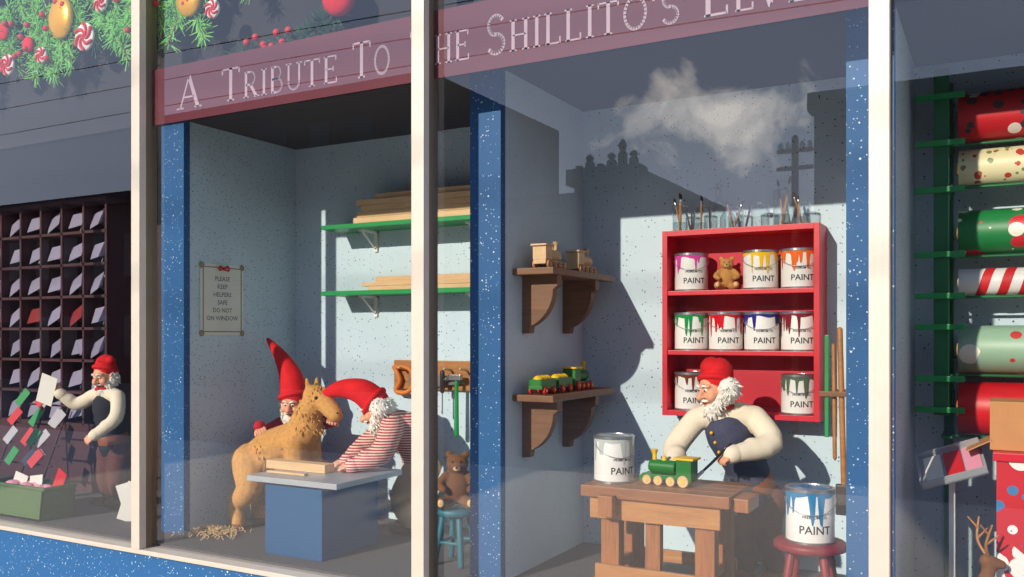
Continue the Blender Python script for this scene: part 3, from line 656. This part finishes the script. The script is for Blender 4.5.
# bending elf in striped shirt
elf('carpenter_elf',[(-2.64,.81,.94),(-2.64,.78,1.04),(-2.68,.72,1.12),(-2.74,.66,1.18)],[.10,.115,.105,.05],
 [(-2.665,.60,1.13),(-2.66,.50,1.02),(-2.75,.41,.968)],[(-2.77,.74,1.13),(-2.86,.64,1.03),(-2.88,.52,.968)],[.060,.060,.036],
 [((-2.63,.76,.9),(-2.70,.72,.76),(-2.68,.78,.63),(-1,-.35,0)),((-2.63,.85,.9),(-2.72,.84,.76),(-2.72,.88,.63),(-1,-.2,0))],
 (-2.785,.62,1.215),(-.70,-.50,-.46),(-.45,-.12,.82),([(-2.79,.62,1.262),(-2.86,.60,1.312),(-2.98,.58,1.322),(-3.11,.57,1.275)],[.076,.066,.044,.013]),
 M_stripe,None,M_tan,M_boot,((-.8,-.55,-.18),(0,-.2,1),.3,-1),((-.5,-.85,-.18),(0,-.2,1),.3,1),hair=2,hs=.95)
# hat elf behind the horse
elf('toymaker_elf',[(-3.44,.86,.86),(-3.44,.84,.98),(-3.45,.80,1.08),(-3.46,.77,1.14)],[.09,.09,.093,.05],
 [(-3.55,.77,1.10),(-3.595,.66,1.05),(-3.53,.57,1.10)],[(-3.36,.79,1.10),(-3.25,.735,1.12),(-3.12,.68,1.14)],[.044,.044,.03],
 [((-3.49,.87,.83),(-3.49,.86,.72),(-3.49,.88,.63),(0,-1,0)),((-3.39,.87,.83),(-3.39,.86,.72),(-3.39,.88,.63),(0,-1,0))],
 (-3.45,.74,1.215),(.35,-.88,-.25),(.1,-.1,1),([(-3.455,.755,1.262),(-3.48,.76,1.36),(-3.55,.76,1.47),(-3.645,.75,1.575)],[.080,.066,.041,.010]),
 M_redcl,None,M_redcl,M_boot,((.7,-.5,-.3),(-.2,-.3,1),.5,-1),((.6,-.7,.1),(.3,0,1),.5,1),hs=.97)
# letter elf
elf('letter_sorter_elf',[(-4.72,.56,.92),(-4.73,.55,1.04),(-4.735,.53,1.17),(-4.735,.52,1.26)],[.08,.08,.085,.045],
 [(-4.84,.51,1.23),(-4.93,.46,1.18),(-4.975,.39,1.24)],[(-4.63,.52,1.23),(-4.57,.46,1.11),(-4.64,.38,1.02)],[.043,.042,.031],
 [((-4.77,.57,.88),(-4.77,.54,.74),(-4.77,.57,.63),(-.2,-1,0)),((-4.67,.57,.88),(-4.67,.54,.74),(-4.67,.57,.63),(.1,-1,0))],
 (-4.73,.5,1.35),(.1,-.9,-.3),(0,-.1,1),([(-4.73,.51,1.395),(-4.73,.52,1.43),(-4.70,.52,1.445)],[.067,.062,.03]),
 M_cream,M_vest,M_brown,M_boot,((-.4,-.5,.75),(.5,-.6,.2),.6,1),((-.5,-.6,-.6),(.3,-.6,.6),.5,-1),scarf=((-4.735,.515,1.272),.048),hs=.95)
g=grp('letter_sheet'); part(g,'paper',tf(box(-.055,.055,-.001,.001,-.09,.09),Matrix.Translation((-5.035,.335,1.27))@Matrix.Rotation(.35,4,'Y')@Matrix.Rotation(.3,4,'Z')),M_paper)
# ------------------------------------------------------------ mail cubby and cards
g=grp('mail_sorting_cubby')
x0,x1,z0,z1=-6.95,-5.12,1.0,2.5
nx,nz=8,7; P=[]
for i in range(nx+1): x=x0+(x1-x0)*i/nx; P.append(box(x-.009,x+.009,.8,1.06,z0,z1))
for j in range(nz+1): z=z0+(z1-z0)*j/nz; P.append(box(x0,x1,.8,1.06,z-.009,z+.009))
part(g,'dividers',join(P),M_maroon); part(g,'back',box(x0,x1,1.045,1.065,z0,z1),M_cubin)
part(g,'base',box(x0,x1,.8,1.06,FZ,z0-.01),M_maroon)
P=[];Q=[]
for i in range(nx):
    for j in range(nz):
        cxx=x0+(x1-x0)*(i+.5)/nx; zz=z0+(z1-z0)*j/nz+.009
        for k in range(3):
            w=.07;t=box(-w,w,-.0015,.0015,0,.11); M=Matrix.Translation((cxx+R.uniform(-.02,.02),.83+.04*k,zz+.035))@Matrix.Rotation(R.uniform(.1,.5)*(1 if k%2 else -1),4,'Y')@Matrix.Rotation(-.4,4,'X')
            (P if R.random()<.96 else Q).append(tf(t,M))
part(g,'white_letters',join(P),mat('dimmed_letter_paper',(140,134,158),.7)); part(g,'red_letters',join(Q),mat('dimmed_red_letter',(130,24,32),.7))  # letter colours dimmed to look shaded inside the cubby
# cards rack
g=grp('greeting_card_rack')
part(g,'frame',join([rod((x,.3,FZ),(x+.0,.56,1.2),.007) for x in(-5.6,-5.35,-5.12)]+[rod((-5.65,.3+.32*t,FZ+.79*t),(-5.08,.3+.32*t,FZ+.79*t),.006) for t in(.3,.45,.6,.75)]),M_maroon)
for m,sd,nn in((mat('dimmed_white_card',(180,176,182),.7),1,2),(M_redcard,2,1),(M_greencard,3,1)):  # first set: white cards greyed in colour to look shaded
    rr=random.Random(sd+4); P=[]
    for t in(.3,.45,.6,.75):
        for k in range(nn):
            x=-5.6+rr.uniform(0,.45); P.append(tf(box(-.03,.03,-.0015,.0015,0,.11),Matrix.Translation((x,.285+.32*t-.012*sd,FZ+.79*t))@Matrix.Rotation(rr.uniform(.4,.7),4,'Y')@Matrix.Rotation(-.35,4,'X')))
    part(g,'cards',join(P),m)
g=grp('green_basket',(-4.93,.16,FZ)); 
def rr_lathe(w,d,h,t): return join([prism([(-w*.9,0),(w*.9,0),(w,h),(-w,h)],'y',-d,-d+t),prism([(-w*.9,0),(w*.9,0),(w,h),(-w,h)],'y',d-t,d),prism([(-w*.9,0),(-w*.9+t,0),(-w+t,h),(-w,h)],'y',-d,d),prism([(w*.9-t,0),(w*.9,0),(w,h),(w-t,h)],'y',-d,d),box(-w*.9,w*.9,-d,d,0,.01)])
part(g,'basket_body',rr_lathe(.28,.1,.18,.012),M_basket); part(g,'rim',join([rod((-.28,y,.18),(.28,y,.18),.012) for y in(-.095,.095)]+[rod((x,-.095,.18),(x,.095,.18),.012) for x in(-.28,.28)]),M_basket,True)
part(g,'tissue',join([ell((R.uniform(-.2,.2),R.uniform(-.05,.05),.17),(.05,.03,.02),8,6) for _ in range(9)]),M_pink)
part(g,'letters',join([tf(box(-.06,.06,-.0015,.0015,0,.10),Matrix.Translation((x,.0,.13))@Matrix.Rotation(a,4,'Y')@Matrix.Rotation(-.2,4,'X')) for x,a in((-.12,.2),(.05,-.15))]),M_paper)
part(g,'red_letters',join([tf(box(-.04,.04,-.0015,.0015,0,.14),Matrix.Translation((x,.04,.14))@Matrix.Rotation(a,4,'Y')) for x,a in((.18,.5),)]),M_redcard)
g=grp('folded_cards'); part(g,'cards',join([tf(box(-.05,.05,-.0015,.0015,0,.22),Matrix.Translation((-4.28+k*.05,.3+.03*k,FZ+.001))@Matrix.Rotation(.5,4,'Z')@Matrix.Rotation((-.3 if k%2 else .3),4,'Y')) for k in range(2)]),M_paper)
# ------------------------------------------------------------ wrapping paper rack
g=grp('wrapping_paper_rack')
part(g,'post',box(-.225,-.17,.81,.835,1.29,2.63,.004),M_dgreen)
part(g,'wall_post',box(-.20,-.165,1.04,1.069,FZ,2.63,.004),M_dgreen)
arms=[2.51,2.33,2.15,1.9,1.74,1.62,1.42,1.30]
part(g,'arms',join([box(-.29,-.115,.79,.81,z,z+.022,.003) for z in arms]+[box(-.2,-.175,.81,1.045,z,z+.022,.003) for z in arms]),M_green)
rolls=((2.45,.098,M_r1),(2.255,.072,M_r2),(2.0,.088,M_r3),(1.807,.053,0),(1.543,.094,M_r5),(1.313,.103,M_r6))
part(g,'roll_support_rods',join([rod((-.19,yy,z-r-.006),(.8,yy,z-r-.006),.006) for z,r,m in rolls for yy in(.9,)]+[box(-.2,-.16,.83,1.05,z-r-.012,z-r-.002) for z,r,m in rolls]+[box(.74,.78,.88,1.069,z-r-.02,z-r-.006) for z,r,m in rolls]),M_dgreen)
for z,r,m in rolls:
    g=grp('wrapping_paper_roll'); x=-.145
    prof=[(r*.35,0),(r*.35,.004),(r*.98,.004),(r,.008),(r,.9),(r*.98,.904)]
    RM=Matrix.Translation((x,.93,z))@Matrix.Rotation(math.pi/2,4,'Y')
    if not m:
        o=part(g,'paper',tf(lathe(prof,40),RM),M_white); smoothang(o,35); H=[]
        for k in range(13):
            vs=[];fs=[]; n=40
            for i in range(n+1):
                a=2*math.pi*i/n; xx=x+.03+k*.072+.10*(i/n)*1.0
                for w in(0,.034): vs.append(V((min(xx+w,x+.9),.93+(r+.0012)*math.sin(a+math.pi/2),z+(r+.0012)*math.cos(a+math.pi/2))))
            for i in range(n): fs.append([2*i,2*i+1,2*i+3,2*i+2])
            H.append((vs,fs))
        part(g,'red_stripes',join(H),M_redcard,True,False)
    else:
        o=part(g,'paper',tf(lathe(prof,40),RM),m); smoothang(o,35)
    part(g,'core',tf(lathe([(r*.3,-.004),(r*.33,-.004),(r*.33,.02)],24),RM),M_kraft)
# red patterned box column + kraft box
g=grp('santa_gift_box'); part(g,'box',box(-.01,.5,.45,.75,FZ,1.17,.004),M_redsanta); part(g,'lid',box(-.02,.51,.44,.76,1.17,1.2,.004),M_red)
g=grp('kraft_gift_box'); part(g,'box',box(-.03,.25,.5,.7,1.201,1.37,.004),M_kraft); part(g,'flap',tf(box(-.06,.03,0,.2,-.002,.002),Matrix.Translation((-.05,.5,1.22))@Matrix.Rotation(-.5,4,'Y')),M_kraft)
part(g,'ribbon',join([box(.11,.14,.497,.703,1.201,1.373)]),M_redcard)
g=grp('gift_card_tray'); TM=Matrix.Translation((-.14,.55,1.13))@Matrix.Rotation(-.35,4,'Y')@Matrix.Rotation(.45,4,'X')
part(g,'tray',tf(join([box(-.12,.10,-.1,.1,0,.006),box(-.12,.10,-.1,-.094,0,.03),box(-.12,.10,.094,.1,0,.03),box(-.12,-.114,-.1,.1,0,.03)]),TM),M_grey)
part(g,'cards',tf(join([box(-.10,-.04,-.08,.08,.006,.014)]),TM),M_paper); part(g,'red_cards',tf(join([box(-.03,.03,-.08,.08,.006,.014)]),TM),M_redcard); part(g,'pink_cards',tf(join([box(.035,.09,-.08,.08,.006,.014)]),TM),M_pink)
part(g,'support_leg',box(-.16,-.14,.56,.58,FZ,1.13),M_white)
g=grp('reindeer_figurine',(-.13,.35,FZ),.3,1.15)
blob(g,'body',[tube([(-.08,0,.13),(0,0,.135),(.06,0,.14)],[.036,.04,.034]),tube([(.06,0,.15),(.085,0,.2),(.09,0,.235)],[.028,.02,.02]),tube([(.085,0,.245),(.125,0,.235)],[.022,.013]),
 tube([(-.08,.02,.12),(-.07,.02,.07),(-.09,.02,.04),(-.085,.02,.008)],[.024,.013,.009,.009]),tube([(-.08,-.02,.12),(-.07,-.02,.07),(-.09,-.02,.04),(-.085,-.02,.008)],[.024,.013,.009,.009]),
 tube([(.055,.02,.12),(.06,.02,.06),(.058,.02,.008)],[.02,.011,.009]),tube([(.055,-.02,.12),(.06,-.02,.06),(.058,-.02,.008)],[.02,.011,.009])],M_plushd,.005,2)
AN=[]
for sy in(-1,1):
    AN.append(tube([(.085,sy*.012,.26),(.07,sy*.04,.3),(.08,sy*.06,.36)],[.005,.0045,.003],6)); AN.append(tube([(.07,sy*.04,.3),(.1,sy*.05,.33)],[.004,.002],6)); AN.append(tube([(.075,sy*.05,.33),(.05,sy*.06,.36)],[.004,.002],6))
part(g,'antlers',join(AN),M_wood,True)
# ------------------------------------------------------------ recentre group empties
dg=bpy.context.evaluated_depsgraph_get(); dg.update()
for e in [o for o in sc.objects if o.type=='EMPTY' and o.parent is None and o.location.length<1e-6]:
    pts=[c.matrix_basis@V(v) for c in e.children if c.type=='MESH' for v in c.bound_box]
    if not pts: continue
    lo=V((min(p.x for p in pts),min(p.y for p in pts),min(p.z for p in pts))); hi=V((max(p.x for p in pts),max(p.y for p in pts),max(p.z for p in pts)))
    c0=V(((lo.x+hi.x)/2,(lo.y+hi.y)/2,lo.z)); e.location=c0
    for c in e.children: c.location=c.location-c0
# ------------------------------------------------------------ world and sun
w=bpy.data.worlds.new('sky'); sc.world=w; w.use_nodes=True; nt=w.node_tree; bg=nt.nodes['Background']
tc=nt.nodes.new('ShaderNodeTexCoord').outputs['Generated']
sp=nt.nodes.new('ShaderNodeSeparateXYZ'); nt.links.new(tc,sp.inputs[0])
mr=nt.nodes.new('ShaderNodeMapRange'); nt.links.new(sp.outputs['Z'],mr.inputs['Value']); mr.inputs['From Min'].default_value=0; mr.inputs['From Max'].default_value=.6
sky=mixc(nt,mr.outputs[0],(.98,1.08,1.32,1),(.32,.50,.92,1))
cdir=V((-.285,-1,.250)).normalized()
sb=N(nt,'ShaderNodeVectorMath',operation='SUBTRACT'); nt.links.new(tc,sb.inputs[0]); sb.inputs[1].default_value=cdir
mp=N(nt,'ShaderNodeMapping',Scale=(1,1,2.3)); nt.links.new(sb.outputs[0],mp.inputs[0])
ln=N(nt,'ShaderNodeVectorMath',operation='LENGTH'); nt.links.new(mp.outputs[0],ln.inputs[0])
no=N(nt,'ShaderNodeTexNoise',Scale=13,Detail=10,Roughness=.62,Distortion=.4); nt.links.new(tc,no.inputs['Vector'])
nm=N(nt,'ShaderNodeMath',operation='MULTIPLY'); nt.links.new(no.outputs['Fac'],nm.inputs[0]); nm.inputs[1].default_value=1.9
ma=N(nt,'ShaderNodeMath',operation='MULTIPLY_ADD'); nt.links.new(ln.outputs['Value'],ma.inputs[0]); ma.inputs[1].default_value=-5.5; nt.links.new(nm.outputs[0],ma.inputs[2])
m2=nt.nodes.new('ShaderNodeMapRange'); nt.links.new(ma.outputs[0],m2.inputs['Value']); m2.inputs['From Min'].default_value=.38; m2.inputs['From Max'].default_value=.95
sky=mixc(nt,m2.outputs[0],sky,(4.2,3.9,3.6,1))
nt.links.new(sky,bg.inputs['Color']); bg.inputs['Strength'].default_value=.9
sl=bpy.data.lights.new('sun','SUN'); sl.energy=5.3; sl.angle=.012; sl.color=(1,.92,.79)
so=bpy.data.objects.new('sun',sl); sc.collection.objects.link(so); so.location=(-4,-10,8)
so.rotation_euler=V((.24,1,-.44)).to_track_quat('-Z','Y').to_euler()
# ------------------------------------------------------------ camera
cam=bpy.data.cameras.new('camera'); co=bpy.data.objects.new('camera',cam); sc.collection.objects.link(co)
co.location=(0,-3,1.6); co.rotation_euler=(math.pi/2,0,math.radians(28.8)); cam.lens=31.18; cam.sensor_width=36; cam.shift_y=.0454; cam.clip_start=.05; cam.clip_end=300
sc.camera=co
